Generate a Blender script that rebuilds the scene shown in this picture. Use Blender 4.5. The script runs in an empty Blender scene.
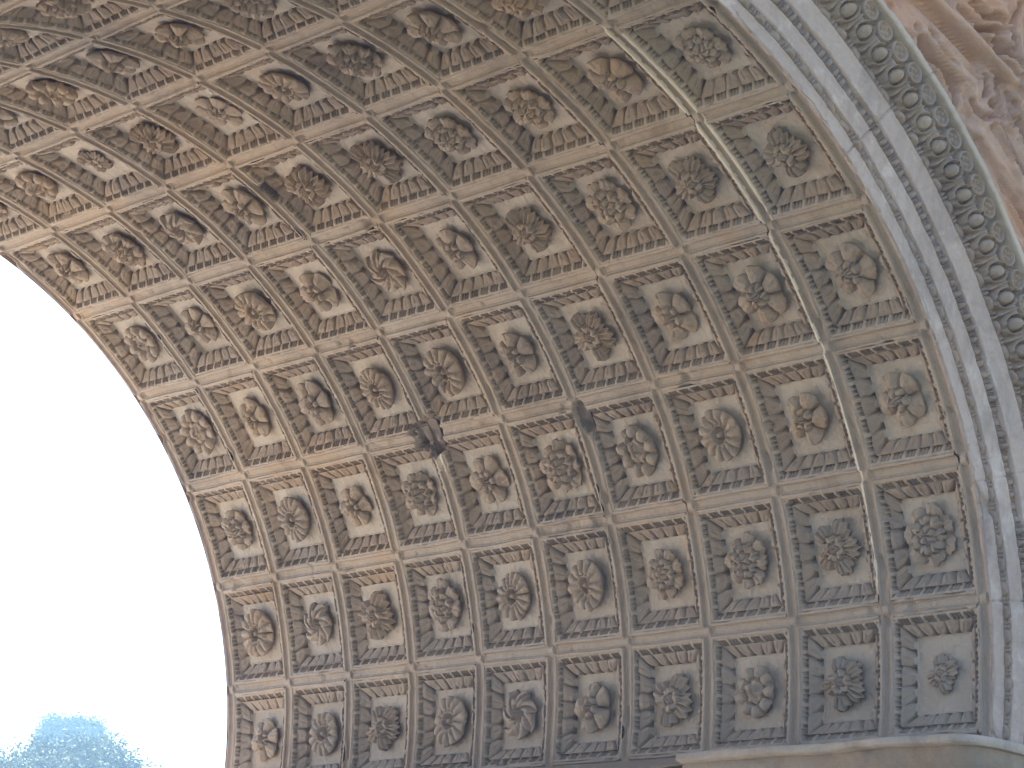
import bpy, math, random
import numpy as np
from mathutils import Matrix, Vector

# ------------------------------------------------------------------ camera, sky, sun, exposure
S = 3.5                                   # vault radius in metres; the rest is laid out in units of it
scene = bpy.context.scene
COL = scene.collection
cam = bpy.data.cameras.new('camera')
camo = bpy.data.objects.new('camera', cam); COL.objects.link(camo)
cam.sensor_width = 36; cam.lens = 102.38; cam.clip_start = 0.1; cam.clip_end = 6000
M = Matrix(((0.76844788, -0.25686803, -0.58609442, -2.21616767 * S),
            (-0.63056686, -0.14799915, -0.76189348, -2.93947313 * S),
            (0.10896461, 0.95504715, -0.27570211, -0.77000681 * S),
            (0, 0, 0, 1)))
camo.matrix_world = M
scene.camera = camo

SUN_DIR = Vector((0.02, 0.56, 0.83)).normalized()          # towards the sun
elev = math.asin(SUN_DIR.z); azim = math.atan2(SUN_DIR.x, SUN_DIR.y)
w = bpy.data.worlds.new('World'); scene.world = w; w.use_nodes = True
nt = w.node_tree; nt.nodes.clear()
sky = nt.nodes.new('ShaderNodeTexSky'); sky.sky_type = 'NISHITA'; sky.sun_disc = False
sky.sun_elevation = elev; sky.sun_rotation = azim; sky.dust_density = 1.5; sky.air_density = 0.75
bg = nt.nodes.new('ShaderNodeBackground'); bg.inputs[1].default_value = 0.05
wo = nt.nodes.new('ShaderNodeOutputWorld')
nt.links.new(sky.outputs[0], bg.inputs[0]); nt.links.new(bg.outputs[0], wo.inputs[0])
sl = bpy.data.lights.new('sun', 'SUN'); sl.energy = 5.0; sl.angle = math.radians(0.5); sl.color = (1, 0.95, 0.87)
so = bpy.data.objects.new('sun', sl); COL.objects.link(so)
so.rotation_euler = SUN_DIR.to_track_quat('Z', 'Y').to_euler(); so.location = (0, 30, 40)
vs = scene.view_settings
vs.view_transform = 'Standard'; vs.look = 'None'; vs.gamma = 1; vs.exposure = 3.27; vs.use_curve_mapping = False
scene.cycles.max_bounces = 10; scene.cycles.diffuse_bounces = 7
scene.cycles.use_denoising = True
scene.render.filter_size = 2.2

# ------------------------------------------------------------------ numeric helpers
rng = np.random.default_rng(11)
PITCH = 0.20311265581971094               # coffer pitch along the vault (in radii)
DT = math.radians(12.07341857)            # coffer pitch round the vault
TH1 = math.radians(12.0)
NC, NR = 10, 15
HALF = 0.070                              # half width of a rib, in cells
GROUND_Z = -4.3
YE = -0.08 * PITCH                        # front face of the arch (radii)
YB = (NC + HALF) * PITCH                  # rear face


def hsh(ix, iy, iz, seed):
    n = (ix.astype(np.int64) * 374761393 + iy.astype(np.int64) * 668265263 + iz.astype(np.int64) * 2147483647 + seed * 1274126177) & 0xffffffff
    n = ((n ^ (n >> 13)) * 1274126177) & 0xffffffff
    n = ((n ^ (n >> 16)) * 2246822519) & 0xffffffff
    return ((n ^ (n >> 15)) & 0xffffff) / float(0xffffff)


def vnoise(x, y, z, seed=0):
    x, y, z = np.broadcast_arrays(x, y, z)
    ix, iy, iz = np.floor(x), np.floor(y), np.floor(z)
    fx, fy, fz = x - ix, y - iy, z - iz
    fx = fx * fx * (3 - 2 * fx); fy = fy * fy * (3 - 2 * fy); fz = fz * fz * (3 - 2 * fz)
    r = 0
    for dx in (0, 1):
        for dy in (0, 1):
            for dz in (0, 1):
                r = r + hsh(ix + dx, iy + dy, iz + dz, seed) * (fx if dx else 1 - fx) * (fy if dy else 1 - fy) * (fz if dz else 1 - fz)
    return r * 2 - 1


def fbm(x, y, z, seed=0, octs=3):
    r = 0; a = 1.0; k = 1.0
    for i in range(octs):
        r = r + a * vnoise(x * k + 17.3 * i, y * k, z * k, seed + i); a *= 0.5; k *= 2.03
    return r / 1.75


def sstep(a, b, x):
    t = np.clip((x - a) / (b - a), 0, 1)
    return t * t * (3 - 2 * t)


def mesh_np(name, verts, quads, mats=(), parent=None, smooth=True, mat_idx=None):
    me = bpy.data.meshes.new(name)
    verts = np.asarray(verts, np.float32).reshape(-1, 3); quads = np.asarray(quads, np.int32).reshape(-1, 4)
    me.vertices.add(len(verts)); me.vertices.foreach_set('co', verts.ravel())
    me.loops.add(quads.size); me.loops.foreach_set('vertex_index', quads.ravel())
    me.polygons.add(len(quads))
    me.polygons.foreach_set('loop_start', np.arange(0, quads.size, 4, dtype=np.int32))
    me.polygons.foreach_set('loop_total', np.full(len(quads), 4, np.int32))
    if smooth: me.polygons.foreach_set('use_smooth', np.ones(len(quads), bool))
    for m in mats: me.materials.append(m)
    if mat_idx is not None: me.polygons.foreach_set('material_index', np.asarray(mat_idx, np.int32))
    me.update(calc_edges=True); me.validate()
    o = bpy.data.objects.new(name, me); COL.objects.link(o)
    if parent is not None: o.parent = parent
    return o


def grid_quads(nu, nv, off=0):
    i = np.arange(nu * nv).reshape(nu, nv) + off
    return np.stack([i[:-1, :-1], i[1:, :-1], i[1:, 1:], i[:-1, 1:]], -1).reshape(-1, 4)


def boxes_mesh(name, boxes, mat, parent=None, bevel=0.0):
    v, q = [], []
    for (x0, x1, y0, y1, z0, z1) in boxes:
        n = len(v)
        v += [(x, y, z) for x in (x0, x1) for y in (y0, y1) for z in (z0, z1)]
        q += [[n + k for k in f] for f in ((0, 1, 3, 2), (4, 6, 7, 5), (0, 4, 5, 1), (2, 3, 7, 6), (0, 2, 6, 4), (1, 5, 7, 3))]
    o = mesh_np(name, v, q, [mat], parent, smooth=False)
    if bevel:
        b = o.modifiers.new('bevel', 'BEVEL'); b.width = bevel; b.segments = 2
    return o


# ------------------------------------------------------------------ materials
def stone(name, base, second, stain, light, k=1.0, stain_amt=0.5, light_amt=0.35, bump=0.5, low_grey=0.0, rough=0.88, streak=0.0, rust=0.00, soot=0.00):
    m = bpy.data.materials.new(name); m.use_nodes = True
    t = m.node_tree; N = t.nodes; L = t.links; N.clear()
    out = N.new('ShaderNodeOutputMaterial'); bs = N.new('ShaderNodeBsdfPrincipled')
    bs.inputs['Roughness'].default_value = rough; bs.inputs['Specular IOR Level'].default_value = 0.25
    L.new(bs.outputs[0], out.inputs[0])
    geo = N.new('ShaderNodeNewGeometry')

    def noise(sc, det=4, r=0.6, dist=0.0, vec=None):
        n = N.new('ShaderNodeTexNoise'); n.inputs['Scale'].default_value = sc * k; n.inputs['Detail'].default_value = det
        n.inputs['Roughness'].default_value = r; n.inputs['Distortion'].default_value = dist
        L.new(vec or geo.outputs['Position'], n.inputs['Vector']); return n.outputs[0]

    def ramp(v, a, b):
        r = N.new('ShaderNodeMapRange'); r.inputs[1].default_value = a; r.inputs[2].default_value = b
        r.interpolation_type = 'SMOOTHSTEP'; L.new(v, r.inputs[0]); return r.outputs[0]

    def mul(v, f):
        r = N.new('ShaderNodeMath'); r.operation = 'MULTIPLY'; L.new(v, r.inputs[0])
        if isinstance(f, (int, float)): r.inputs[1].default_value = f
        else: L.new(f, r.inputs[1])
        return r.outputs[0]

    def mix(f, a, b):
        x = N.new('ShaderNodeMix'); x.data_type = 'RGBA'; L.new(f, x.inputs[0])
        for s, i in ((a, 6), (b, 7)):
            if isinstance(s, tuple): x.inputs[i].default_value = (*s, 1)
            else: L.new(s, x.inputs[i])
        return x.outputs[2]
    c = mix(ramp(noise(0.8, 5, 0.6), 0.38, 0.62), base, second)
    c = mix(mul(ramp(noise(2.6, 6, 0.68, 0.6), 0.50, 0.70), stain_amt), c, stain)
    c = mix(mul(ramp(noise(4.5, 5, 0.65, 0.3), 0.54, 0.72), light_amt), c, light)
    c = mix(mul(ramp(noise(34, 3, 0.7), 0.52, 0.75), 0.35), c, stain)
    c = mix(mul(ramp(noise(13, 4, 0.7), 0.55, 0.75), light_amt * 0.6), c, light)
    if rust: c = mix(mul(ramp(noise(1.9, 6, 0.7, 0.8), 0.52, 0.68), rust), c, (0.40, 0.245, 0.12))
    if soot: c = mix(mul(ramp(noise(1.25, 7, 0.72, 0.5), 0.51, 0.66), soot), c, (0.165, 0.15, 0.14))
    if streak:
        mp = N.new('ShaderNodeMapping'); mp.inputs['Scale'].default_value = (3.0, 1.0, 0.35)
        L.new(geo.outputs['Position'], mp.inputs[0])
        c = mix(mul(ramp(noise(3.2, 5, 0.6, 1.2, mp.outputs[0]), 0.48, 0.66), streak), c, stain)
    if low_grey:
        sx = N.new('ShaderNodeSeparateXYZ'); L.new(geo.outputs['Position'], sx.inputs[0])
        ad = N.new('ShaderNodeMath'); ad.operation = 'MULTIPLY_ADD'; L.new(noise(0.9, 3), ad.inputs[0])
        ad.inputs[1].default_value = 2.4; L.new(sx.outputs[2], ad.inputs[2])
        g = ramp(ad.outputs[0], 2.9, 1.5)
        c = mix(mul(g, low_grey), c, (0.30, 0.265, 0.235))
    L.new(c, bs.inputs['Base Color'])
    b = N.new('ShaderNodeBump'); b.inputs['Strength'].default_value = bump; b.inputs['Distance'].default_value = 0.012
    nn = N.new('ShaderNodeMath'); nn.operation = 'ADD'; L.new(noise(28, 6, 0.7), nn.inputs[0])
    L.new(mul(ramp(noise(60, 2, 0.5), 0.60, 0.72), -0.5), nn.inputs[1])
    L.new(nn.outputs[0], b.inputs['Height']); L.new(b.outputs[0], bs.inputs['Normal'])
    return m


M_rib = stone('rib_stone', (0.39, 0.31, 0.235), (0.345, 0.29, 0.24), (0.22, 0.17, 0.125), (0.48, 0.425, 0.36), low_grey=0.45, stain_amt=0.6, rust=0.24, soot=0.36)
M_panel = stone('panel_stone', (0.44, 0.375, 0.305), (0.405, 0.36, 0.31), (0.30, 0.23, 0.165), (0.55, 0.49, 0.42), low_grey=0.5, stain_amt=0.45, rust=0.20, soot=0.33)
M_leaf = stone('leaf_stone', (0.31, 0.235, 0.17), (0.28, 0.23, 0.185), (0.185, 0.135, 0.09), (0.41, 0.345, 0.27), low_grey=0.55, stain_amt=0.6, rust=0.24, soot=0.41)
M_rose = stone('rosette_stone', (0.35, 0.27, 0.195), (0.30, 0.245, 0.195), (0.20, 0.145, 0.10), (0.46, 0.38, 0.28), low_grey=0.5, stain_amt=0.55, rust=0.32, soot=0.36)
M_hole = stone('broken_core', (0.24, 0.195, 0.165), (0.20, 0.17, 0.15), (0.14, 0.12, 0.105), (0.32, 0.26, 0.21), stain_amt=0.5)
M_mortar = stone('pale_mortar', (0.68, 0.605, 0.49), (0.60, 0.525, 0.42), (0.42, 0.35, 0.27), (0.74, 0.71, 0.65), stain_amt=0.55)
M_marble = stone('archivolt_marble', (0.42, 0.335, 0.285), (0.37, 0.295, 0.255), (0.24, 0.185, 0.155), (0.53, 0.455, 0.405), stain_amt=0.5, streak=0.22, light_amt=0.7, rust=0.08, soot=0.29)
M_bead = stone('bead_marble', (0.27, 0.20, 0.15), (0.25, 0.20, 0.165), (0.15, 0.11, 0.085), (0.40, 0.33, 0.275), stain_amt=0.6, rust=0.14, soot=0.33)
M_egg = stone('egg_marble', (0.31, 0.235, 0.175), (0.28, 0.23, 0.19), (0.17, 0.13, 0.10), (0.42, 0.355, 0.295), stain_amt=0.5, rust=0.17, soot=0.25)
M_relief = stone('relief_marble', (0.44, 0.255, 0.165), (0.40, 0.27, 0.205), (0.24, 0.165, 0.12), (0.48, 0.38, 0.325), stain_amt=0.55, light_amt=0.5, rust=0.24, soot=0.29)
M_wall = stone('wall_marble', (0.42, 0.37, 0.32), (0.38, 0.34, 0.30), (0.25, 0.22, 0.19), (0.50, 0.47, 0.43), streak=0.4)
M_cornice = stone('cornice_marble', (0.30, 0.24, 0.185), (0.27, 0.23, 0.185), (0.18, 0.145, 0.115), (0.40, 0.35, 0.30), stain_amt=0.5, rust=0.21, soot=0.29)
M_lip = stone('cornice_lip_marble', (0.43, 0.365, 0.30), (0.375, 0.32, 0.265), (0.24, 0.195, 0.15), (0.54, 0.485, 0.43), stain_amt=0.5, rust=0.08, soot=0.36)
M_bounce_yard = stone('bounce_yard_stone', (0.66, 0.595, 0.51), (0.60, 0.545, 0.465), (0.50, 0.45, 0.38), (0.70, 0.65, 0.58), k=0.5, stain_amt=0.25)  # very pale, so the unseen yard returns more sunlight
M_basalt = stone('basalt_paving', (0.13, 0.125, 0.12), (0.11, 0.105, 0.10), (0.08, 0.075, 0.07), (0.19, 0.18, 0.17), k=0.5)
M_ground = stone('dry_grass_ground', (0.16, 0.15, 0.085), (0.13, 0.135, 0.07), (0.09, 0.10, 0.05), (0.24, 0.21, 0.14), k=0.15)


def simple(name, col, rough=0.8, var=0.3, sc=1.5):
    m = bpy.data.materials.new(name); m.use_nodes = True
    t = m.node_tree; N = t.nodes; bs = N['Principled BSDF']; bs.inputs['Roughness'].default_value = rough; bs.inputs['Specular IOR Level'].default_value = 0.05
    geo = N.new('ShaderNodeNewGeometry'); n = N.new('ShaderNodeTexNoise'); n.inputs['Scale'].default_value = sc
    t.links.new(geo.outputs['Position'], n.inputs['Vector'])
    x = N.new('ShaderNodeMix'); x.data_type = 'RGBA'; t.links.new(n.outputs[0], x.inputs[0])
    x.inputs[6].default_value = (*[c * (1 - var) for c in col], 1); x.inputs[7].default_value = (*[c * (1 + var) for c in col], 1)
    t.links.new(x.outputs[2], bs.inputs['Base Color'])
    return m


M_leafy = simple('pale_foliage', (0.10, 0.12, 0.07))
M_leafy_dark = simple('dark_foliage', (0.05, 0.075, 0.04))
M_bark = simple('bark', (0.11, 0.085, 0.06))

# ------------------------------------------------------------------ setting: ground, out of view; dark near, pale beyond to steer bounce light
g = mesh_np('ground', [(-3000, -3000, GROUND_Z), (3000, -3000, GROUND_Z), (3000, 3000, GROUND_Z), (-3000, 3000, GROUND_Z)], [[0, 1, 2, 3]], [M_ground], smooth=False)
g['kind'] = 'structure'
pv = boxes_mesh('paving', [(-9, 9, -18, 7.6, GROUND_Z - 0.2, GROUND_Z + 0.02)], M_basalt); pv['kind'] = 'structure'  # unseen floor, toned dark so light comes mainly from the far side
gy = boxes_mesh('bounce_yard', [(-40, 40, 7.6, 90, GROUND_Z - 0.2, GROUND_Z + 0.016)], M_bounce_yard); gy['kind'] = 'structure'  # unseen pale sheet, added to bounce sunlight up into the vault

# ------------------------------------------------------------------ the arch
arch = bpy.data.objects.new('triumphal_arch', None); COL.objects.link(arch)
arch.location = (0, 0, GROUND_Z); arch.empty_display_size = 1
arch['label'] = 'weathered tan stone triumphal arch with rows of square rosette coffers under its vault'
arch['category'] = 'arch'
ROOT = arch
INV = Matrix.Translation((0, 0, -GROUND_Z))


def under_arch(o):                        # parent while keeping the world-space coordinates the mesh was written in
    o.parent = ROOT
    o.location = (0, 0, -GROUND_Z)
    return o


# broken places: (c, r, half c, half r, depth in cells)
HOLES = [(3.94, 2.985, 0.225, 0.185, 0.13), (6.03, 2.86, 0.095, 0.11, 0.11), (4.05, 5.58, 0.075, 0.125, 0.14)]


def holes(c, r):
    d = np.zeros(np.broadcast(c, r).shape)
    for i, (hc, hr, ac, ar, dep) in enumerate(HOLES):
        n = 0.26 * vnoise(c * 7.3, r * 7.3, 0 * c + i, 5) + 0.22 * vnoise(c * 22, r * 22, 0 * c + i, 6)
        q = (np.abs((c - hc) / ac) ** 3 + np.abs((r - hr) / ar) ** 3) ** (1 / 3) + n
        d = np.maximum(d, dep * sstep(1.10, 0.80, q) * (0.85 + 0.30 * vnoise(c * 14, r * 14, 0 * c + i, 7)))
    return d


LA = PITCH                                # cell size along the axis (radii)
LB = DT                                   # along the arc
LW = 0.5 * (LA + LB)


def cell_point(c, r, wv):
    """c, r in cells, wv depth in cells -> world point."""
    th = TH1 + (r - 1) * DT; rho = (1 + wv * LW) * S
    return np.stack([rho * np.cos(th), (NC - c) * LA * S + 0 * th, rho * np.sin(th)], -1)


def chan(t):                              # sunken band along the middle of a rib, with a small roll at each side
    x = np.abs(t)
    return 0.032 * sstep(0.043, 0.035, x) - 0.010 * np.exp(-((x - 0.029) / 0.005) ** 2) + 0.008 * sstep(0.061, 0.069, x)


def chips(c, r, seed=3):
    n = vnoise(c * 3.1, r * 3.1, 0 * c + 2.2, seed) + 0.5 * vnoise(c * 11, r * 11, 0 * c, seed + 1)
    return 0.03 * sstep(0.62, 1.05, n)


def rough(c, r, seed=8):
    return 0.006 * fbm(c * 2.2, r * 2.2, 0 * c + 4.1, seed, 3) + 0.0035 * vnoise(c * 30, r * 30, 0 * c, seed + 7)


# arc ribs (the hoops round the vault)
RIB_LINES = np.linspace(-HALF, HALF, 37)
for c0 in range(NC + 1):
    rr = np.linspace(-0.06, NR + 0.01, 15 * 62)
    t = RIB_LINES
    if c0 == NC: t = np.linspace(-HALF, 0.0799, 39)
    T, Rv = np.meshgrid(t, rr)            # T positive towards the camera (c grows)
    V = Rv - np.round(Rv)
    inx = np.abs(V) < HALF
    wv = np.where(inx, np.maximum(chan(T), chan(V)), chan(T))
    bossd = np.maximum(np.abs(T), np.abs(V))
    wv = np.where(bossd < 0.042, wv * sstep(0.027, 0.042, bossd) + 0.003 * (1 - sstep(0.027, 0.042, bossd)), wv)
    Cc = c0 + T + 0.006 * vnoise(Rv * 2.5, 0 * Rv + c0, 0 * Rv, 31)
    wv = wv + rough(Cc, Rv) + chips(Cc, Rv)
    edge = sstep(HALF - 0.02, HALF, np.abs(T))
    wv = wv + edge * 0.018 * sstep(0.0, 0.9, vnoise(Rv * 7, 0 * Rv + c0 * 3.3, T * 3, 41) + 0.4 * vnoise(Rv * 23, 0 * Rv + c0, T, 43))
    hd = holes(Cc, Rv); wv = np.maximum(wv, hd)
    P = cell_point(Cc, Rv, wv)
    lo = cell_point(Cc[:, :1], Rv[:, :1], wv[:, :1] * 0 + 0.08)
    hi = cell_point(Cc[:, -1:], Rv[:, -1:], wv[:, -1:] * 0 + 0.08)
    parts = [P]
    if c0 > 0: parts = [lo] + parts
    if c0 < NC: parts = parts + [hi]
    P = np.concatenate(parts, 1)
    nu, nv = P.shape[:2]
    q = grid_quads(nu, nv)
    f_r = np.repeat(0.5 * (rr[1:] + rr[:-1]), nv - 1)
    base_t = np.concatenate(([t[0]] if c0 > 0 else [], t, [t[-1]] if c0 < NC else []))
    f_t = np.tile(0.5 * (base_t[1:] + base_t[:-1]), nu - 1)
    f_h = np.tile(np.zeros(nv - 1), nu - 1)
    mi = np.zeros(len(q), int)
    hole_face = holes(c0 + f_t, f_r) > 0.06
    mi[hole_face] = 1
    if c0 == 9:
        brk = vnoise(f_r * 3.0, 0 * f_r, 0 * f_r, 77) * 0.25 + vnoise(f_r * 17, f_t * 30, 0 * f_r, 78) * 0.25
        far = (f_t < np.where(f_r > 3.9, -0.036, -0.042) + 0.014 * brk) & (f_r > 1.2 + brk) & (f_r < 6.0)
        near = (f_t > 0.040 + 0.014 * brk) & (f_r > 4.1 + brk) & (f_r < 5.9)
        mi[(far | near) & ~hole_face] = 2
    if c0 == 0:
        mi[(f_t < -0.012) & ~hole_face] = 3  # paler colour stands in for glare along the far edge
    if c0 == 4:
        mi[(np.abs(f_t) < 0.05) & (f_r > 2.66 + 0.1 * vnoise(f_r * 20, f_t * 40, 0 * f_r, 79)) & (f_r < 2.82) & ~hole_face] = 2
    if c0 == NC:
        mi[(f_t > 0.050)] = 3
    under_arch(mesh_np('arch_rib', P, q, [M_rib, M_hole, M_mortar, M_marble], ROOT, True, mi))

# cross ribs, each running from the near to the far face between the hoops
for r0 in range(0, NR + 1):
    Vs, Qs, Ms = [], [], []; off = 0
    for ci in range(NC):
        cc = np.linspace(ci + HALF - 0.004, ci + 1 - HALF + 0.004, 62)
        T, Cv = np.meshgrid(RIB_LINES, cc)
        Rv = r0 + T + 0.006 * vnoise(Cv * 2.5, 0 * Cv + r0, 0 * Cv, 33)
        wv = chan(T) + rough(Cv, Rv) + chips(Cv, Rv) + 0.0015
        edge = sstep(HALF - 0.02, HALF, np.abs(T))
        wv = wv + edge * 0.018 * sstep(0.0, 0.9, vnoise(Cv * 7, 0 * Cv + r0 * 3.3, T * 3, 45) + 0.4 * vnoise(Cv * 23, 0 * Cv + r0, T, 46))
        wv = np.maximum(wv, holes(Cv, Rv))
        P = cell_point(Cv, Rv, wv)
        P = np.concatenate([cell_point(Cv[:, :1], Rv[:, :1], wv[:, :1] * 0 + 0.08), P, cell_point(Cv[:, -1:], Rv[:, -1:], wv[:, -1:] * 0 + 0.08)], 1)
        nu, nv = P.shape[:2]
        q = grid_quads(nu, nv, off)
        tt = np.concatenate(([RIB_LINES[0]], RIB_LINES, [RIB_LINES[-1]])); tt = 0.5 * (tt[1:] + tt[:-1])
        fh = holes(np.repeat(0.5 * (cc[1:] + cc[:-1]), nv - 1), r0 + np.tile(tt, nu - 1)) > 0.06
        Vs.append(P.reshape(-1, 3)); Qs.append(q); Ms.append(fh.astype(int)); off += nu * nv
    under_arch(mesh_np('cross_rib', np.concatenate(Vs), np.concatenate(Qs), [M_rib, M_hole], ROOT, True, np.concatenate(Ms)))

# ------------------------------------------------------------------ coffers
Q0, Q1, Q2 = HALF - 0.006, 0.130, 0.217   # outer edge, bead band | leaf band | panel
PANEL_W = 0.120


def axis_lines(step):
    a = []
    for lo, hi in ((Q0, Q1), (Q1, Q2), (Q2, 1 - Q2), (1 - Q2, 1 - Q1), (1 - Q1, 1 - Q0)):
        n = max(2, int(round((hi - lo) / step)))
        a += list(np.linspace(lo, hi, n + 1)[:-1])
    return np.array(a + [1 - Q0])


def coffer_depth(A, B, ci, ri, prm):
    a = A - 0.5; b = B - 0.5
    q = 0.5 - np.maximum(np.abs(a), np.abs(b))
    vert = np.abs(a) > np.abs(b)
    s = np.where(vert, b, a)
    sgn = np.where(vert, np.sign(a) * 1.0, np.sign(b) * 2.0)
    # bead band: a small step with drilled slots in groups of three
    w0 = 0.010 + 0.040 * sstep(0.078, 0.120, q)
    per = (1 - 2 * 0.100) / 6.0
    ph = (s + 0.5 - 0.100) / per + prm['bead_shift']
    x = ph - np.floor(ph)
    slot = sum(np.exp(-((x - m) / 0.088) ** 4) for m in (0.18, 0.45, 0.72))
    band = np.exp(-((q - 0.1050) / 0.0185) ** 4)
    wear = 0.55 + 0.45 * vnoise(A * 3 + ci * 7, B * 3 + ri * 5, 0 * A, 51)
    w0 = w0 + 0.130 * np.clip(slot, 0, 1) * band * np.clip(1.2 * wear + 0.35, 0.15, 1.0)
    w0 = w0 - 0.012 * np.exp(-((q - 0.105) / 0.015) ** 2) * (1 - np.clip(slot, 0, 1))
    # leaf band
    p = (q - Q1) / (Q2 - Q1); pc = np.clip(p, 0, 1)
    u = s / np.maximum(0.5 - q, 1e-3)
    n = prm['n_leaf']
    tt = u * n / 2 + 0.5 * (1 - n % 2) + (0.5 if n % 2 else 0.0)
    idx = np.floor(tt + (0 if n % 2 else 0)); tt = tt - np.floor(tt) - 0.5
    tt = tt + 0.04 * vnoise(idx * 3.1, sgn + ci * 2.7, 0 * idx + ri, 61)
    hw = 0.495 * np.sqrt(np.clip(1 - np.clip((pc - 0.56) / 0.50, 0, 1) ** 2.4, 0, 1)) + 0.02 - 0.03 * np.exp(-((pc - 0.30) / 0.12) ** 2)
    inside = sstep(1.04, 0.80, np.abs(tt) / hw)
    slope = 0.050 + 0.070 * pc + 0.010 * np.sin(math.pi * pc)
    ero = np.clip(prm['ero'] + 0.45 * vnoise(idx * 1.7 + 9.1, sgn * 2.2 + ci, 0 * idx + ri * 1.3, 63) + 0.25 * vnoise(A * 4 + ci * 3, B * 4 + ri * 3, 0 * A, 64), 0, 1)
    body = np.sqrt(np.clip(1 - (tt / (hw + 1e-3)) ** 2, 0, 1))
    hgt = 0.75 + 0.5 * hsh(idx + 50, sgn + 5, 0 * idx + ci * 31 + ri, 65)
    leaf = hgt * inside * (0.014 + 0.034 * body * (0.35 + 0.65 * sstep(0.0, 0.45, pc))) - 0.011 * np.exp(-(tt / 0.05) ** 2) * inside * sstep(0.12, 0.4, pc)
    pit = (1 - inside) * (0.004 + 0.14 * sstep(0.42, 0.70, pc) * sstep(1.0, 0.93, pc))
    lw = slope + (1 - 0.75 * ero) * (pit - leaf) - 0.006 * ero
    wl = np.where(p < 0, w0, lw)
    # panel
    wp = prm['panel'] + 0.010 * fbm(A * 2.1 + ci * 5, B * 2.1 + ri * 4, 0 * A, 71)
    wp = wp - 0.010 * sstep(0.018, 0.004, q - Q2)
    wv = np.where(p > 1, wp, wl)
    j = sstep(-0.02, 0.06, p) * sstep(1.0, 0.9, p)
    wv = wv + j * 0.018 * fbm(A * 6 + ci * 5, B * 6 + ri * 4, 0 * A, 72)
    wv = wv + 0.004 * vnoise(A * 28 + ci * 40, B * 28 + ri * 40, 0 * A, 73)
    # knocked-off patches
    n2 = vnoise(A * 2.7 + ci * 9, B * 2.7 + ri * 11, 0 * A + 3.3, 81) + 0.4 * vnoise(A * 10 + ci * 9, B * 10 + ri * 11, 0 * A, 82)
    k = sstep(0.62, 0.85, n2) * prm['knock']
    wv = wv * (1 - 0.8 * k) + (0.10 + 0.04 * vnoise(A * 5, B * 5, 0 * A + ci + ri, 83)) * 0.8 * k * (p <= 1) + wv * 0.8 * k * (p > 1)
    return np.maximum(wv, holes(ci + A, ri + B) + 0.0)


def local_frame(ci, ri):
    th = TH1 + (ri + 0.5 - 1) * DT
    loc = Vector((S * math.cos(th), (NC - ci - 0.5) * LA * S, S * math.sin(th) - GROUND_Z))
    return th, loc


def coffer_mesh(ci, ri, prm, step, split=True):
    a = axis_lines(step); A, B = np.meshgrid(a, a, indexing='ij')
    wv = coffer_depth(A, B, ci, ri, prm)
    phi = (B - 0.5) * DT; rho = (1 + wv * LW) * S
    P = np.stack([rho * np.cos(phi) - S, -(A - 0.5) * LA * S, rho * np.sin(phi)], -1).reshape(-1, 3)
    q = grid_quads(len(a), len(a))
    am = 0.5 * (a[1:] + a[:-1]); AM, BM = np.meshgrid(am, am, indexing='ij')
    qq = (0.5 - np.maximum(np.abs(AM - 0.5), np.abs(BM - 0.5))).ravel()
    hole = (holes(ci + AM, ri + BM).ravel() > 0.06).astype(int)
    zone = np.where(qq < Q1, 0, np.where(qq < Q2, 1, 2))
    return P, q, zone, hole


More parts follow.
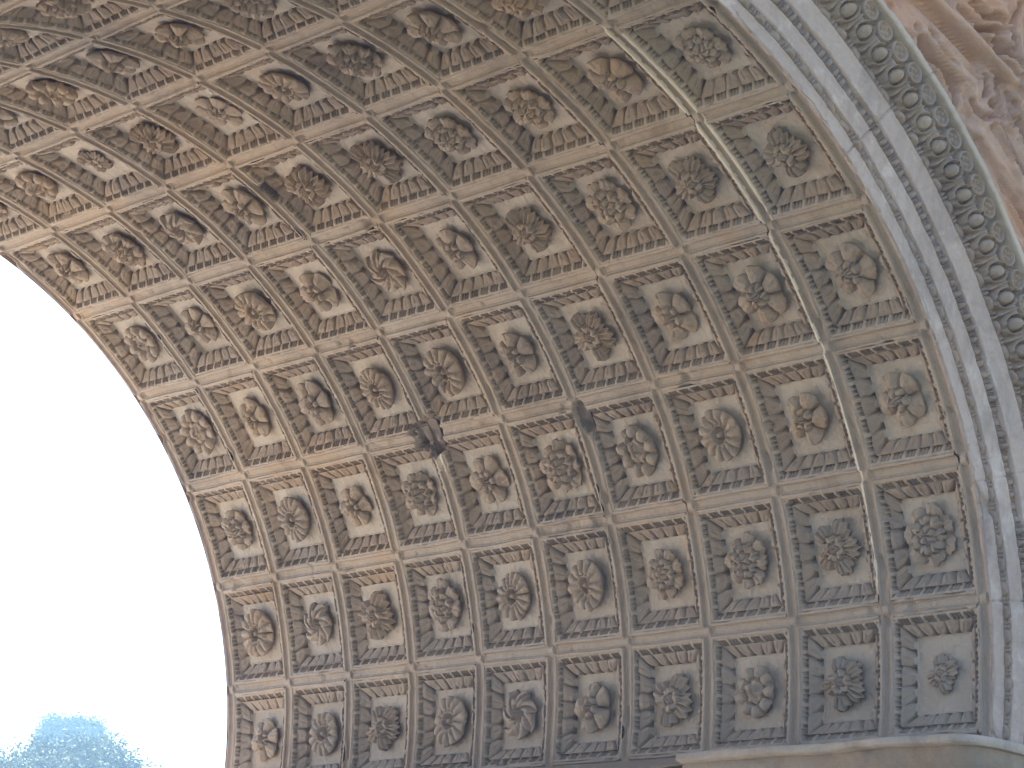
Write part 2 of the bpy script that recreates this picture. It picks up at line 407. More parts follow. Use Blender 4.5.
# ------------------------------------------------------------------ rosettes (polar shells standing off the panel)
def rosette_mesh(kind, seed):
    r_ = np.random.default_rng(seed)
    na, nr = 132, 34
    ph = np.linspace(0, 2 * math.pi, na, endpoint=False)
    t = np.linspace(0.012, 1, nr)
    T, PH = np.meshgrid(t, ph, indexing='ij')
    R0 = 0.220

    def petal(n, phase=0.0, swirl=0.0):
        x = n * (PH + swirl * T) / (2 * math.pi) + phase
        i = np.floor(x)
        jit = 1 + 0.10 * (hsh(i % n, 0 * i, 0 * i + 3, seed) - 0.5)
        return x - i - 0.5, jit
    if kind == 'broad':
        n = int(r_.integers(5, 7)); f, jit = petal(n, r_.random())
        out = jit * (1 - 0.30 * np.abs(2 * f) ** 3.0)
        z = 0.078 + 0.030 * np.cos(math.pi * f) - 0.035 * np.exp(-(np.abs(np.abs(f) - 0.5) / 0.05) ** 2) - 0.030 * T ** 4 - 0.010 * np.exp(-(f / 0.05) ** 2) * sstep(0.45, 0.9, T)
        f2, j2 = petal(n, r_.random() + 0.5)
        e2 = 0.44 * j2 * (1 - 0.25 * np.abs(2 * f2) ** 3)
        zin = 0.112 + 0.020 * np.cos(math.pi * f2) - 0.03 * np.exp(-(np.abs(np.abs(f2) - 0.5) / 0.07) ** 2)
        z = z * 1.0 + (zin - z) * sstep(e2 + 0.02, e2 - 0.04, T) - 0.018 * np.exp(-((T - e2 - 0.035) / 0.03) ** 2)
        z = z + 0.026 * sstep(0.16, 0.10, T) - 0.03 * np.exp(-((T - 0.19) / 0.035) ** 2)
    elif kind == 'daisy':
        n = int(r_.integers(13, 18)); f, jit = petal(n, 0)
        out = 0.97 * (1 - 0.09 * np.abs(2 * f) ** 3)
        z = 0.070 + 0.045 * np.sqrt(np.clip(1 - (2 * f) ** 2, 0, 1)) * sstep(0.30, 0.55, T) - 0.025 * T ** 6
        z = z + 0.040 * np.exp(-((T - 0.36) / 0.06) ** 2) - 0.055 * np.exp(-((T - 0.22) / 0.06) ** 2) + 0.04 * sstep(0.15, 0.06, T)
    elif kind == 'double':
        n = int(r_.integers(7, 10)); f, jit = petal(n, 0)
        out = jit * (1 - 0.20 * np.abs(2 * f) ** 2.5 + 0.03 * np.cos(6 * math.pi * f))
        z = 0.066 + 0.034 * np.cos(math.pi * f) - 0.02 * T ** 4 - 0.012 * np.exp(-(f / 0.06) ** 2)
        f2, j2 = petal(n, 0.5)
        e2 = 0.66 * j2 * (1 - 0.25 * np.abs(2 * f2) ** 3)
        zin = 0.098 + 0.024 * np.cos(math.pi * f2)
        z = z + (zin - z) * sstep(e2 + 0.02, e2 - 0.03, T) - 0.022 * np.exp(-((T - e2 - 0.035) / 0.03) ** 2)
        f3, _ = petal(5, 0.2)
        z = z + (0.105 + 0.03 * np.cos(math.pi * f3) - z) * sstep(0.33, 0.27, T) - 0.045 * np.exp(-((T - 0.35) / 0.03) ** 2) - 0.03 * sstep(0.10, 0.03, T)
    elif kind == 'berry':
        n = int(r_.integers(9, 12)); f, jit = petal(n, 0)
        ball = np.sqrt(np.clip(1 - (2 * f) ** 2 * 0.95 - ((T - 0.76) / 0.25) ** 2 * 0.7, 0, 1))
        out = 1 - 0.15 * np.abs(2 * f) ** 2.2
        z = 0.052 + 0.062 * ball
        z = z + (0.086 + 0.012 * np.cos(4 * PH) - z) * sstep(0.52, 0.44, T) - 0.03 * np.exp(-((T - 0.51) / 0.035) ** 2)
        z = z + 0.024 * sstep(0.30, 0.22, T) + 0.02 * sstep(0.14, 0.06, T)
    elif kind == 'swirl':
        n = int(r_.integers(5, 8)); f, jit = petal(n, 0, 1.5)
        out = jit * (1 - 0.26 * np.clip(f + 0.5, 0, 1) ** 2)
        z = 0.060 + 0.034 * (0.5 - f) * sstep(0.12, 0.5, T) + 0.022 * np.cos(math.pi * f) + 0.03 * (1 - T) - 0.02 * T ** 5
        z = z + 0.045 * sstep(0.24, 0.14, T) - 0.03 * np.exp(-((T - 0.26) / 0.04) ** 2)
    else:                                 # acanthus: a few deeply cut leaves
        n = int(r_.integers(4, 6)); f, jit = petal(n, r_.random())
        out = jit * (1 - 0.34 * np.abs(2 * f) ** 2.2 + 0.045 * np.cos(10 * math.pi * f))
        z = 0.080 + 0.035 * np.cos(math.pi * f) - 0.016 * np.cos(10 * math.pi * f) * sstep(0.35, 0.7, T) - 0.028 * T ** 3 - 0.02 * np.exp(-(f / 0.04) ** 2)
        f2, j2 = petal(n, 0.5 + r_.random() * 0.2)
        e2 = 0.52 * (1 - 0.3 * np.abs(2 * f2) ** 2.5)
        z = z + (0.118 + 0.02 * np.cos(math.pi * f2) - z) * sstep(e2 + 0.03, e2 - 0.03, T) - 0.026 * np.exp(-((T - e2 - 0.04) / 0.035) ** 2)
        z = z + 0.02 * sstep(0.2, 0.1, T) - 0.04 * np.exp(-((T - 0.22) / 0.03) ** 2)
    out = out[-1] if out.ndim == 2 else out
    out = np.broadcast_to(out, ph.shape)
    out = out * (1 + 0.05 * vnoise(np.cos(ph) * 2 + seed, np.sin(ph) * 2, 0 * ph, 21))
    rho = R0 * T * out[None, :]
    X = rho * np.cos(PH); Y = rho * np.sin(PH)
    z = z + 0.009 * fbm(X * 14 + seed, Y * 14, 0 * X, 22) + 0.004 * vnoise(X * 60, Y * 60, 0 * X + seed, 23)
    br = vnoise(X * 5 + seed * 1.3, Y * 5, 0 * X + 7, 24)
    z = z - 0.026 * sstep(0.40, 0.75, br)
    z = z + 0.35 * (z - np.mean(z, 1, keepdims=True))
    z = np.maximum(z, 0.02)
    tilt = 0.10 * (r_.random(2) - 0.5)
    z = z + X * tilt[0] + Y * tilt[1]
    # undercut rim back to the panel
    rim = [(1.0, 0.72), (0.95, 0.50), (0.80, 0.34), (0.62, 0.20), (0.55, -0.12)]
    ze = z[-1]
    rows = [np.stack([-z, Y, X], -1)]
    for fr, fz in rim:
        rows.append(np.stack([-(ze * fz), Y[-1] * fr, X[-1] * fr], -1)[None])
    P = np.concatenate(rows, 0) * LW * S * np.array([0.84, 1, 1])
    P = np.concatenate([P, P[:, :1]], 1)   # close the ring
    nu, nv = P.shape[:2]
    return P, grid_quads(nu, nv)


KINDS = {'broad': 'rosette of five or six broad rounded petals round a small flower',
         'daisy': 'daisy like rosette of many narrow fluted petals',
         'double': 'rosette with two layers of overlapping petals',
         'berry': 'rosette ringed by round knobs round a flat disc',
         'swirl': 'rosette of petals turned like a pinwheel',
         'acanthus': 'rosette of deeply cut acanthus leaves'}
FIXED = {(7, 2): 'daisy', (6, 2): 'berry', (8, 5): 'broad', (7, 3): 'broad', (5, 1): 'daisy', (4, 1): 'daisy', (5, 0): 'broad', (3, 0): 'daisy',
         (9, 4): 'acanthus', (9, 5): 'double', (9, 3): 'broad', (9, 2): 'broad', (9, 1): 'double', (8, 0): 'acanthus', (4, 3): 'daisy', (3, 3): 'daisy',
         (5, 4): 'broad', (6, 4): 'acanthus', (8, 3): 'broad', (5, 2): 'double', (7, 0): 'berry', (6, 0): 'acanthus', (8, 4): 'acanthus', (3, 2): 'double', (7, 5): 'double'}
SMALL = {(9, 0): (0.74, 0.62), (4, 6): (0.95, 0.45), (2, 6): (0.78, 0.5), (4, 2): (1.0, 0.85), (5, 6): (0.95, 0.7)}
bank = {}
seed = 100
for kd in KINDS:
    bank[kd] = []
    for k in range(5):
        seed += 1
        P, q = rosette_mesh(kd, seed)
        o = mesh_np('rosette', P, q, [M_rose]); me = o.data
        bpy.data.objects.remove(o); bank[kd].append(me)
klist = ['broad', 'daisy', 'double', 'berry', 'acanthus', 'double', 'broad', 'acanthus', 'swirl']
rest_v, rest_q, rest_off = [], [], 0
for ri in range(NR):
    for ci in range(NC):
        prm = dict(bead_shift=float(rng.random()), n_leaf=5, ero=float(np.clip(rng.normal(0.30, 0.2), 0, 0.8)), panel=PANEL_W + float(rng.normal(0, 0.008)),
                   knock=float(rng.choice([0, 0, 0.5, 1.0])))
        kd = FIXED.get((ci, ri), klist[int(rng.integers(0, len(klist)))]); me = bank[kd][int(rng.integers(0, 5))]
        spin = float(rng.random() * 6.28); sz = 0.94 + 0.16 * float(rng.random()); hz = 0.95 + 0.3 * float(rng.random())
        th, loc = local_frame(ci, ri)
        if ri >= 10:
            # the side of the vault the photograph does not show: one coarse sheet of the same recesses
            P, q, zone, hole = coffer_mesh(ci, ri, prm, 0.02)
            rot = np.array(Matrix.Rotation(-th, 3, 'Y'))
            rest_v.append(P @ rot.T + np.array(loc)); rest_q.append(q + rest_off); rest_off += len(P)
            vco = np.empty(len(me.vertices) * 3, np.float32); me.vertices.foreach_get('co', vco)
            vco = vco.reshape(-1, 3) + np.array([prm['panel'] * LW * S, 0, 0])
            qq = np.empty(len(me.polygons) * 4, np.int32); me.polygons.foreach_get('vertices', qq)
            rest_v.append(vco @ rot.T + np.array(loc)); rest_q.append(qq.reshape(-1, 4) + rest_off); rest_off += len(vco)
            continue
        P, q, zone, hole = coffer_mesh(ci, ri, prm, 0.0052 if ri < 9 else 0.012)

        def sub(z):
            sel = q[zone == z]; ids, inv = np.unique(sel, return_inverse=True)
            return P[ids], inv.reshape(-1, 4), hole[zone == z]
        v2, q2, h2 = sub(2)
        cf = mesh_np('coffer', v2, q2, [M_panel, M_hole], ROOT, True, h2)
        cf.location = loc; cf.rotation_euler = (0, -th, 0)
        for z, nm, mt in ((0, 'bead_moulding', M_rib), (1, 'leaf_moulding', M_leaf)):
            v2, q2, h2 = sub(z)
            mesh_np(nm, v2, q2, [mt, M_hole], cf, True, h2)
        ro = bpy.data.objects.new('rosette', me); COL.objects.link(ro); ro.parent = cf
        sm, hm = SMALL.get((ci, ri), (1, 1))
        ro.location = (prm['panel'] * LW * S, 0, 0); ro.rotation_euler = (spin, 0, 0); ro.scale = (hz * hm, sz * sm, sz * sm)
        ro['label'] = KINDS[kd]
        if (ci, ri) in ((3, 2), (3, 3), (4, 2), (4, 3)): cf['label'] = 'coffer with its corner broken away in a dark hole'
        elif (ci, ri) in ((5, 2), (6, 2)): cf['label'] = 'coffer with a small dark break in its upper corner'
        elif (ci, ri) in ((3, 5), (4, 5)): cf['label'] = 'coffer beside an oval socket cut through the rib'
rc = mesh_np('coffer', np.concatenate(rest_v), np.concatenate(rest_q), [M_panel], ROOT)
rc['kind'] = 'stuff'

# ------------------------------------------------------------------ archivolt on the front face
def strip(name, r0, r1, n_r, n_t, fn, mat, parent, back=0.05, t0=-0.01, t1=math.pi + 0.01):
    rr = np.linspace(r0, r1, n_r); th = np.linspace(t0, t1, n_t)
    TH, RR = np.meshgrid(th, rr, indexing='ij')
    o = fn((RR - r0) / (r1 - r0), TH, RR)
    o = o + 0.0016 * fbm(RR * 16, TH * 16, 0 * RR, 90) + 0.0007 * vnoise(RR * 130, TH * 130, 0 * RR, 91)
    RJ = RR
    Y = YE - o
    Yf = np.concatenate([Y[:, :1] * 0 + YE + back, Y, Y[:, -1:] * 0 + YE + back], 1)
    RF = np.concatenate([RJ[:, :1], RJ, RJ[:, -1:]], 1); TF = np.concatenate([TH[:, :1], TH, TH[:, -1:]], 1)
    P = np.stack([RF * np.cos(TF), Yf, RF * np.sin(TF)], -1) * S
    ob = mesh_np(name, P, grid_quads(*P.shape[:2]), [mat], parent)
    return ob


def fr(x): return x - np.floor(x)


def chipn(RR, TH, amt=0.006):
    n = vnoise(RR * 9, TH * 9, 0 * RR, 95) + 0.5 * vnoise(RR * 35, TH * 35, 0 * RR, 96)
    return -amt * sstep(0.55, 1.0, n)


def bead_fn(n, base, h):
    def f(u, TH, RR):
        x = fr(TH / math.pi * n)
        ov = np.sqrt(np.clip(1 - ((x - 0.34) / 0.30) ** 2, 0, 1))
        reel = np.maximum(np.exp(-((x - 0.74) / 0.06) ** 4), np.exp(-((x - 0.90) / 0.05) ** 4)) * 0.85
        prof = np.sqrt(np.clip(1 - (2 * u - 1) ** 2, 0, 1))
        wear = np.clip(0.75 + 0.55 * vnoise(TH * 30, RR * 10, 0 * TH, 97), 0.15, 1)
        return base - 0.5 * h + h * 1.4 * prof * np.maximum(ov, reel) * wear + chipn(RR, TH)
    return f


def fascia_fn(base, tip=0.002):
    return lambda u, TH, RR: base + tip * sstep(0.86, 0.95, u) + chipn(RR, TH, 0.009) - 0.006 * sstep(0.06, 0.0, u) * sstep(0.1, 0.8, vnoise(TH * 40, 0 * TH, 0 * TH, 98))


def joint(TH):                            # fine open joints between the voussoirs
    d = np.abs(fr(TH / math.radians(10.3) + 0.37) - 0.5) * math.radians(10.3)
    return -0.0035 * np.exp(-(d / 0.0009) ** 2) * (hsh(np.floor(TH / math.radians(10.3) + 0.37), 0 * TH, 0 * TH, 17) > 0.55)


def egg_fn(u, TH, RR):
    n = 84
    x = fr(TH / math.pi * n) - 0.5
    base = 0.019 + 0.013 * sstep(0, 1, u)
    v = (u - 0.52)
    egg = np.sqrt(np.clip(1 - (x / 0.25) ** 2 - (v / 0.40) ** 2, 0, 1))
    d = np.sqrt((x / 0.36) ** 2 + (v / 0.52) ** 2)
    shell = np.exp(-((d - 1.0) / 0.10) ** 2)
    moat = np.exp(-((d - 0.78) / 0.09) ** 2)
    xd = np.abs(np.abs(x) - 0.5)
    dart = np.clip(1 - xd / (0.02 + 0.07 * (1 - u)), 0, 1)
    gap = sstep(0.05, 0.16, xd) * (d > 1.1) * sstep(0.7, 0.1, u)
    wear = np.clip(0.85 + 0.35 * vnoise(TH * 22, RR * 10, 0 * TH, 99), 0.3, 1)
    return base + wear * (0.015 * egg + 0.011 * shell - 0.015 * moat + 0.008 * dart - 0.013 * gap) + chipn(RR, TH, 0.004)


def flor_fn(u, TH, RR):
    n = 92
    x = fr(TH / math.pi * n) - 0.5
    v = (u - 0.5)
    X = x * 1.0; Y = v * 1.0
    d = np.sqrt((X / 0.37) ** 2 + (Y / 0.38) ** 2)
    ring = np.exp(-((d - 1.0) / 0.13) ** 2)
    an = np.arctan2(Y, X)
    fl = (0.5 + 0.5 * np.cos(4 * an)) * np.exp(-((d - 0.45) / 0.26) ** 2)
    inner = d < 1
    xd = np.abs(x) - 0.5
    sp = np.exp(-((xd / 0.10) ** 2 + ((np.abs(Y) - 0.30) / 0.12) ** 2)) + 0.8 * np.exp(-((xd / 0.05) ** 2 + (Y / 0.16) ** 2))
    hole = np.where(inner, -0.003 * sstep(0.95, 0.8, d), -0.014 * sstep(1.15, 1.3, d))
    wear = np.clip(0.85 + 0.35 * vnoise(TH * 22, RR * 10, 0 * TH, 100), 0.3, 1)
    return 0.034 + hole + wear * (0.007 * ring + 0.010 * fl * inner + 0.012 * sp) + chipn(RR, TH, 0.004)


av = bpy.data.objects.new('archivolt', None); COL.objects.link(av); under_arch(av)
NT = 1500
strip('fascia', 1.0, 1.0225, 10, NT, lambda u, TH, RR: fascia_fn(0.0)(u, TH, RR) + joint(TH), M_marble, av, back=0.003)
strip('bead_moulding', 1.0225, 1.035, 9, 2400, bead_fn(90, 0.003, 0.007), M_bead, av)
strip('fascia', 1.035, 1.063, 12, NT, lambda u, TH, RR: fascia_fn(0.006)(u, TH, RR) + joint(TH), M_marble, av)
strip('bead_moulding', 1.063, 1.081, 10, 2800, bead_fn(180, 0.007, 0.011), M_bead, av)
strip('fascia', 1.081, 1.1185, 14, NT, lambda u, TH, RR: fascia_fn(0.012)(u, TH, RR) + joint(TH), M_marble, av)
strip('bead_moulding', 1.1185, 1.132, 9, 2400, bead_fn(88, 0.014, 0.009), M_bead, av)
strip('egg_and_dart_moulding', 1.132, 1.161, 22, 2600, egg_fn, M_egg, av)
strip('flower_moulding', 1.161, 1.196, 24, 2600, flor_fn, M_egg, av)
strip('outer_fillet', 1.196, 1.208, 8, NT, lambda u, TH, RR: 0.045 - 0.003 * (2 * u - 1) ** 4 + chipn(RR, TH, 0.006) + joint(TH), M_lip, av)

# ------------------------------------------------------------------ spandrel wall, attic and rear face
YF = YE + 0.004
XW, ZT = 3.3, 3.7
th = np.linspace(-0.02, math.pi + 0.02, 181)


def outer(t):
    c, s = math.cos(t), math.sin(t)
    k = min(XW / abs(c) if abs(c) > 1e-6 else 1e9, ZT / s if s > 1e-6 else 1e9)
    return (k * c, k * s)


Vs, Qs = [], []; off = 0
for (rin, y) in ((1.19, YF), (1.0, YB)):
    P = np.array([[(rin * math.cos(t), y, rin * math.sin(t)), (outer(t)[0], y, outer(t)[1])] for t in th])
    Vs.append(P.reshape(-1, 3) * S); Qs.append(grid_quads(len(th), 2, off)); off += len(th) * 2
# top, the two flanks
for quad in ([(-XW, YF, ZT), (XW, YF, ZT), (XW, YB, ZT), (-XW, YB, ZT)], [(XW, YF, -0.06), (XW, YB, -0.06), (XW, YB, ZT), (XW, YF, ZT)], [(-XW, YF, -0.06), (-XW, YB, -0.06), (-XW, YB, ZT), (-XW, YF, ZT)]):
    Vs.append(np.array(quad) * S); Qs.append(np.arange(4)[None] + off); off += 4
under_arch(mesh_np('spandrel_wall', np.concatenate(Vs), np.concatenate(Qs), [M_relief], ROOT, smooth=False))

# carved figure in the spandrel: flowing drapery, a slung limb, knots of folds
xs = np.arange(0.50, 1.34, 0.0034); zs = np.arange(0.50, 1.42, 0.0034)
X, Z = np.meshgrid(xs, zs, indexing='ij')


def path_d(pts):
    best = np.full(X.shape, 9.0); tbest = np.zeros(X.shape)
    n = len(pts) - 1
    for i in range(n):
        (x0, z0), (x1, z1) = pts[i], pts[i + 1]
        dx, dz = x1 - x0, z1 - z0; L2 = dx * dx + dz * dz
        t = np.clip(((X - x0) * dx + (Z - z0) * dz) / L2, 0, 1)
        d = np.hypot(X - x0 - t * dx, Z - z0 - t * dz)
        m = d < best; best = np.where(m, d, best); tbest = np.where(m, (i + t) / n, tbest)
    return best, tbest


H = 0.006 * fbm(X * 5, Z * 5, 0 * X, 110)


def smax(a, b, k=0.003):
    h = np.clip(0.5 + 0.5 * (a - b) / k, 0, 1)
    return b + (a - b) * h + k * h * (1 - h)


def swell(pts, r, h, r2=None):
    global H
    d, t = path_d(pts)
    rr = r + ((r2 if r2 else r) - r) * t
    H = smax(H, np.where(d < rr, h * np.sqrt(np.clip(1 - (d / rr) ** 2, 0, 1)), -0.02))


def carve(pts, wd, dep):
    global H
    d, t = path_d(pts)
    dep = dep * 2.1; wd = wd * 1.1
    H = H - dep * np.exp(-(d / wd) ** 2) + 0.35 * dep * np.exp(-((d - 2.0 * wd) / wd) ** 2)


swell([(0.686, 1.004), (0.723, 0.979), (0.765, 0.954), (0.78, 0.934)], 0.042, 0.030)
swell([(0.697, 1.035), (0.75, 1.018), (0.80, 0.998), (0.837, 0.985)], 0.048, 0.048, 0.038)
swell([(0.857, 1.005), (0.863, 0.988)], 0.026, 0.045)
swell([(0.818, 0.947), (0.875, 0.953)], 0.024, 0.036)
swell([(0.80, 0.925), (0.86, 0.932)], 0.018, 0.026)
swell([(0.821, 0.902), (0.86, 0.858), (0.913, 0.814), (0.985, 0.76), (1.07, 0.66)], 0.040, 0.038, 0.05)
swell([(0.872, 0.919), (0.917, 0.876), (0.965, 0.843), (1.03, 0.79), (1.10, 0.70)], 0.038, 0.048, 0.05)
swell([(0.912, 0.975), (0.948, 0.934), (0.978, 0.905), (1.06, 0.84), (1.16, 0.72)], 0.034, 0.042, 0.05)
swell([(0.871, 0.985), (0.893, 0.945), (0.93, 0.925)], 0.024, 0.034)
swell([(0.904, 1.15), (0.917, 1.092), (0.927, 1.056), (0.955, 1.01), (1.03, 0.95), (1.16, 0.90)], 0.042, 0.060, 0.06)
swell([(0.78, 1.15), (0.832, 1.128), (0.877, 1.128), (0.934, 1.138), (1.05, 1.20)], 0.026, 0.062, 0.04)
swell([(0.631, 1.055), (0.646, 1.034), (0.671, 1.034), (0.692, 1.05)], 0.012, 0.034)
swell([(0.653, 1.06), (0.668, 1.048), (0.686, 1.052), (0.70, 1.066)], 0.010, 0.038)
swell([(0.60, 1.12), (0.64, 1.09), (0.665, 1.10)], 0.034, 0.040)
swell([(0.80, 1.10), (0.85, 1.085), (0.88, 1.06)], 0.034, 0.030)
swell([(0.70, 1.16), (0.62, 1.24), (0.56, 1.34)], 0.06, 0.05)
swell([(0.92, 1.16), (0.90, 1.28), (0.95, 1.38)], 0.09, 0.07)
swell([(0.56, 1.20), (0.665, 1.100), (0.726, 1.085), (0.775, 1.070), (0.821, 1.049), (0.868, 1.029), (0.91, 1.014), (0.97, 1.005), (1.08, 1.00)], 0.0125, 0.070)
for pts, wd, dep in (
        ([(0.713, 1.013), (0.739, 0.994), (0.775, 0.981), (0.798, 0.969), (0.802, 0.941)], 0.0045, 0.016),
        ([(0.736, 1.034), (0.755, 1.012), (0.791, 1.001)], 0.004, 0.010), ([(0.724, 1.035), (0.741, 1.015)], 0.004, 0.008),
        ([(0.70, 1.03), (0.715, 1.0), (0.75, 0.972)], 0.004, 0.007), ([(0.688, 1.0), (0.72, 0.968), (0.748, 0.948)], 0.004, 0.008),
        ([(0.837, 1.077), (0.885, 1.089)], 0.0045, 0.018), ([(0.844, 1.096), (0.87, 1.108), (0.888, 1.102)], 0.004, 0.014),
        ([(0.873, 1.07), (0.911, 1.050)], 0.0045, 0.018), ([(0.883, 1.057), (0.925, 1.042)], 0.004, 0.014), ([(0.846, 1.067), (0.884, 1.050)], 0.004, 0.012),
        ([(0.80, 1.10), (0.835, 1.085), (0.85, 1.06)], 0.004, 0.010), ([(0.82, 1.115), (0.85, 1.10)], 0.004, 0.012),
        ([(0.871, 0.997), (0.882, 0.975)], 0.0035, 0.014), ([(0.883, 0.995), (0.893, 0.955)], 0.003, 0.012), ([(0.895, 0.986), (0.903, 0.943)], 0.003, 0.012), ([(0.912, 0.992), (0.926, 0.944)], 0.0035, 0.012),
        ([(0.927, 0.984), (0.953, 0.934)], 0.0035, 0.012), ([(0.903, 0.995), (0.914, 0.95)], 0.003, 0.010),
        ([(0.877, 0.963), (0.908, 0.921), (0.938, 0.892), (0.972, 0.864), (1.06, 0.80)], 0.005, 0.022),
        ([(0.838, 0.908), (0.877, 0.872), (0.921, 0.832), (1.0, 0.78)], 0.004, 0.008), ([(0.86, 0.90), (0.90, 0.865), (0.95, 0.822)], 0.004, 0.007),
        ([(0.93, 0.955), (0.965, 0.915), (1.0, 0.885)], 0.004, 0.010), ([(0.835, 0.955), (0.865, 0.935), (0.882, 0.945)], 0.0035, 0.012),
        ([(0.905, 1.135), (0.90, 1.09), (0.92, 1.04)], 0.0045, 0.012), ([(0.855, 1.00), (0.86, 0.975)], 0.004, 0.014)):
    carve(pts, wd, dep)
for path in ([(0.697, 1.035), (0.75, 1.018), (0.80, 0.998), (0.837, 0.985)], [(0.686, 1.004), (0.723, 0.979), (0.765, 0.954), (0.78, 0.934)], [(0.821, 0.902), (0.86, 0.858), (0.913, 0.814), (0.985, 0.76)],
             [(0.872, 0.919), (0.917, 0.876), (0.965, 0.843), (1.03, 0.79)], [(0.912, 0.975), (0.948, 0.934), (0.978, 0.905), (1.06, 0.84)], [(0.904, 1.15), (0.917, 1.092), (0.927, 1.056), (0.955, 1.01)], [(0.78, 1.15), (0.832, 1.128), (0.877, 1.128)]):
    for k, of in enumerate((-0.024, -0.012, 0.011, 0.023)):
        carve([(px + 0.7 * of + 0.002 * math.sin(k * 3 + i * 2), pz + 0.7 * of) for i, (px, pz) in enumerate(path[(k % 2):])], 0.0026, 0.0042)
al = (X - Z) * 0.70711; ac = (X + Z) * 0.70711
warp = 0.02 * vnoise(X * 9, Z * 9, 0 * X, 114)
rid = 1 - np.abs(vnoise((ac + warp) * 42, al * 5, 0 * X, 115))
H = H + 0.007 * (sstep(0.55, 1.0, rid) - 0.5) * sstep(-0.004, 0.012, H)
H = H + 0.003 * fbm(X * 22, Z * 22, 0 * X, 112) + 0.0012 * vnoise(X * 150, Z * 150, 0 * X, 113)
fadeo = sstep(0.50, 0.54, X) * sstep(1.335, 1.28, X) * sstep(0.50, 0.54, Z) * sstep(1.415, 1.36, Z)
H = 0.72 * H * fadeo - 0.004 * (1 - fadeo)
for sgn in (1, -1):                       # a matching figure fills the other spandrel
    P = np.stack([X * sgn, YF - 0.001 - H, Z], -1) * S
    q = grid_quads(*X.shape)
    rad = np.hypot(X, Z).ravel()[q].min(1)
    q = q[rad > 1.201]
    ids, inv = np.unique(q, return_inverse=True)
    under_arch(mesh_np('carved_figure', P.reshape(-1, 3)[ids], inv.reshape(-1, 4), [M_relief], ROOT))

# ------------------------------------------------------------------ impost cornices and piers
PROF = [(-0.02, 0.004), (0.0, -0.003), (0.06, -0.010), (0.112, -0.0165), (0.118, -0.018), (0.120, -0.021), (0.120, -0.029), (0.117, -0.032), (0.104, -0.033), (0.103, -0.042), (0.099, -0.054), (0.088, -0.068), (0.074, -0.078),
        (0.064, -0.083), (0.063, -0.096), (0.052, -0.098), (0.050, -0.108), (0.040, -0.120), (0.028, -0.127), (0.018, -0.131), (0.017, -0.150), (0.0, -0.152), (-0.02, -0.156)]
X_IN, X_OUT = 1.0, XW - 0.02
Y_F, Y_B = YE, YB - 0.004
for sgn in (1, -1):
    # walk round the pier: inner side back to front, front face outwards; each leg keeps its own overhang
    legs = []
    for y in np.linspace(Y_B, Y_F + 0.004, 130): legs.append((X_IN, y, -1, 0, y))
    for a in np.linspace(0.0, math.pi / 2, 12): legs.append((X_IN, Y_F, -math.cos(a) ** 0.7, -math.sin(a) ** 0.7, Y_F))
    for x in np.linspace(X_IN, X_OUT, 90)[1:]: legs.append((x, Y_F, 0, -1, Y_F))
    P = []
    for (x, y, ox, oy, yy) in legs:
        row = []
        for k, (o, z) in enumerate(PROF):
            lip = 3 <= k <= 8
            cut = 0.0; dz = 0.0
            if ox and lip and 0.545 < y:  # the lip is knocked back beyond a clean break
                cut = 0.030; dz = -0.010 if k <= 5 else 0
            n = float(vnoise(np.array(y * 9 + x * 7), np.array(z * 30), np.array(sgn + 0.5), 120)); n2 = float(vnoise(np.array(y * 40 + x * 33), np.array(z * 60.0), np.array(sgn * 1.0), 121))
            ch = 0.006 * n + 0.003 * n2 - (0.010 * max(0, n2 + n - 0.6) if lip else 0)
            oo = max(o - cut, 0) if o > 0 else o
            oo += ch if o > 0.01 else 0
            row.append(((x + ox * oo) * sgn, y + oy * oo * 0.62, z + dz + (0.003 * n if lip else 0)))
        P.append(row)
    P = np.array(P) * S
    q = grid_quads(*P.shape[:2])
    kk = np.tile(np.arange(len(PROF) - 1), len(legs) - 1)
    ii = np.repeat(np.arange(len(legs) - 1), len(PROF) - 1)
    ly = np.array([l[1] for l in legs])[ii]
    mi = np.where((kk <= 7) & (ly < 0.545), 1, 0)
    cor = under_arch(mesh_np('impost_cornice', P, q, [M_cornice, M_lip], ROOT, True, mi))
    e = cor.modifiers.new('edges', 'EDGE_SPLIT'); e.split_angle = math.radians(40)
    gz = GROUND_Z / S
    x0, x1 = sorted((X_IN * sgn, X_OUT * sgn))
    p = under_arch(boxes_mesh('pier', [(x0 * S, x1 * S, Y_F * S, Y_B * S, GROUND_Z, -0.13 * S)], M_wall, ROOT, 0.01))
    base = boxes_mesh('plinth', [((x0 - 0.06) * S, (x1 + 0.06) * S, (Y_F - 0.06) * S, (Y_B + 0.06) * S, GROUND_Z, GROUND_Z + 0.5)], M_wall, p, 0.02)

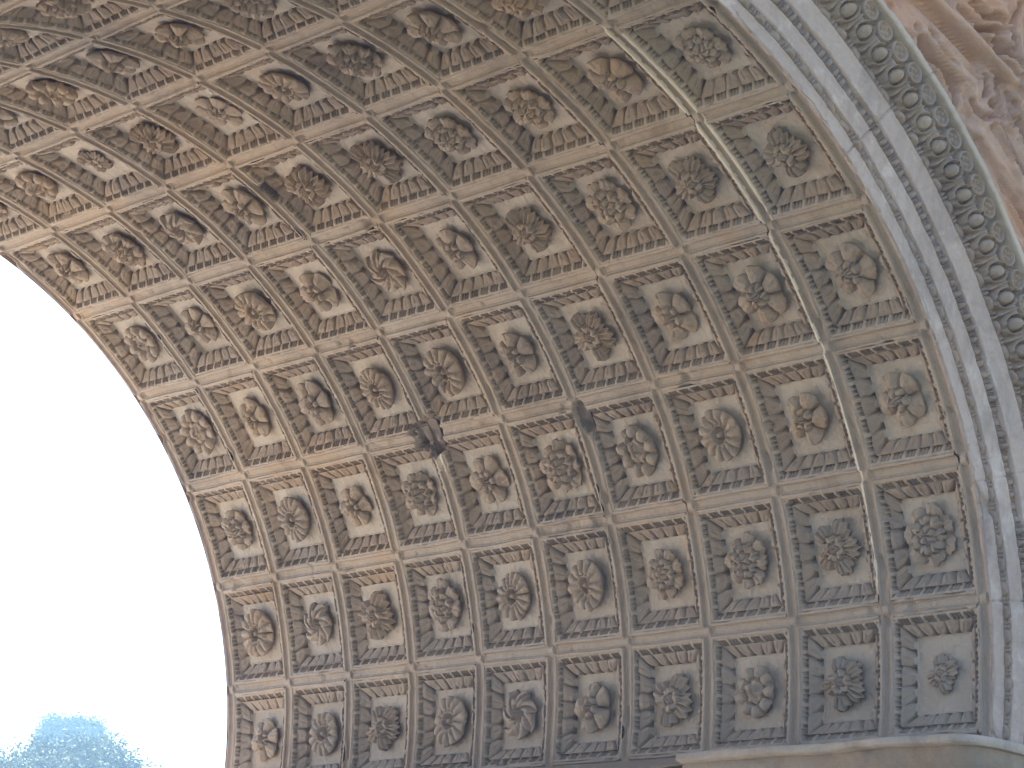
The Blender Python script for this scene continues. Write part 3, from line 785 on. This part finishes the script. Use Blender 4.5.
# ------------------------------------------------------------------ trees beyond the arch
def tree(name, label, loc, trunk_h, blobs, n_leaf, leaf, mat, seed):
    r_ = np.random.default_rng(seed)
    root = bpy.data.objects.new(name, None); COL.objects.link(root); root.location = loc
    root['label'] = label; root['category'] = 'tree'
    # trunk and limbs
    V, Q = [], []; off = 0

    def limb(a, b, ra, rb):
        nonlocal off
        a = np.array(a, float); b = np.array(b, float); d = b - a; L = np.linalg.norm(d); d /= L
        u = np.cross(d, [0.3, 0.9, 0.1]); u /= np.linalg.norm(u); v = np.cross(d, u)
        n = 7; rows = []
        for i in range(n):
            t = i / (n - 1); c = a + (b - a) * t + (u * math.sin(t * 5 + seed) + v * math.cos(t * 4)) * 0.03 * L * t * (1 - t) * 4; rr = ra + (rb - ra) * t
            rows.append([c + rr * (u * math.cos(k * math.pi / 4) + v * math.sin(k * math.pi / 4)) for k in range(9)])
        P = np.array(rows); V.append(P.reshape(-1, 3)); Q.append(grid_quads(n, 9, off)); off += n * 9
    limb((0, 0, -0.1), (0.1, 0.1, trunk_h), 0.42, 0.26)
    for (bx, by, bz, rx, ry, rz, wt) in blobs:
        limb((0.1, 0.1, trunk_h * (0.85 + 0.15 * r_.random())), (bx, by, bz), 0.2, 0.05)
    mesh_np('trunk', np.concatenate(V), np.concatenate(Q), [M_bark], root)
    # crown: leaf clumps spread through uneven volumes
    C = []
    wsum = sum(b[6] for b in blobs)
    for (bx, by, bz, rx, ry, rz, wt) in blobs:
        m = int(n_leaf * wt / wsum / 26)
        d = r_.normal(size=(m, 3)); d /= np.linalg.norm(d, axis=1)[:, None]
        rad = (0.35 + 0.65 * r_.random(m) ** 0.45) * (0.86 + 0.22 * vnoise(d[:, 0] * 2.5 + bx, d[:, 1] * 2.5 + by, d[:, 2] * 2.5, seed))
        cc = np.array([bx, by, bz]) + d * rad[:, None] * np.array([rx, ry, rz])
        C.append(cc)
    C = np.concatenate(C)
    cl = np.repeat(C, 26, 0) + r_.normal(size=(len(C) * 26, 3)) * np.array([0.17, 0.17, 0.16])
    n = len(cl)
    a = r_.normal(size=(n, 3)); a /= np.linalg.norm(a, axis=1)[:, None]
    b = np.cross(a, r_.normal(size=(n, 3))); b /= np.linalg.norm(b, axis=1)[:, None]
    sz = leaf * (0.6 + 0.8 * r_.random(n))[:, None]
    P = np.stack([cl - a * sz, cl - b * sz * 0.42, cl + a * sz, cl + b * sz * 0.42], 1)
    mesh_np('crown', P.reshape(-1, 3), np.arange(n * 4).reshape(-1, 4), [mat], root, smooth=False)
    return root


tree('broad_tree', 'pale bluish round crowned tree low in the gap beyond the arch', (26.65, 50.0, GROUND_Z), 6.2,
     [(2.10, -1.72, 8.60, 1.20, 1.20, 1.65, 1.2), (1.62, -1.33, 9.10, 1.40, 1.40, 1.90, 1.6), (0.00, 0.00, 9.70, 1.70, 1.70, 2.00, 1.6), (-1.27, 1.43, 9.10, 1.70, 1.70, 1.90, 1.4), (0.76, -0.88, 9.95, 1.45, 1.45, 1.60, 1.2), (1.06, 0.67, 9.60, 1.50, 1.50, 1.90, 1.2), (-2.62, 2.14, 8.40, 1.50, 1.50, 1.70, 1.1), (-1.28, -0.62, 9.20, 1.60, 1.60, 1.90, 1.2), (1.59, -1.04, 9.00, 1.30, 1.30, 1.60, 1.0), (-0.62, 0.50, 7.60, 3.20, 3.20, 1.30, 1.4)], 190000, 0.058, M_leafy, 5)
tree('tall_tree', 'darker blue tree with a ragged top rising behind the round crown', (44.0, 80.1, GROUND_Z), 10.0,
     [(-0.54, 0.44, 16.15, 0.50, 0.50, 1.00, 1.0), (0.09, 0.19, 16.20, 0.50, 0.50, 0.95, 1.0), (0.51, -0.55, 16.10, 0.58, 0.58, 1.05, 1.0), (0.00, 0.00, 14.60, 1.50, 1.50, 1.40, 2.0), (-0.97, 1.18, 14.00, 1.10, 1.10, 1.40, 1.2), (1.16, -0.95, 14.20, 1.20, 1.20, 1.50, 1.2), (0.00, 0.00, 12.80, 2.20, 2.20, 1.40, 1.4)], 90000, 0.058, M_leafy_dark, 9)

# ------------------------------------------------------------------ the bright hazy air
HZ = 0.0035
hm = bpy.data.materials.new('haze'); hm.use_nodes = True
t = hm.node_tree; t.nodes.clear()
ho = t.nodes.new('ShaderNodeOutputMaterial'); pvn = t.nodes.new('ShaderNodeVolumePrincipled')
pvn.inputs['Color'].default_value = (0.38, 0.66, 1.0, 1); pvn.inputs['Density'].default_value = HZ; pvn.inputs['Anisotropy'].default_value = 0.0
t.links.new(pvn.outputs[0], ho.inputs['Volume'])
hz = boxes_mesh('haze', [(-60, 80, -40, 110, GROUND_Z - 1.0, 19.0)], hm); hz['kind'] = 'stuff'
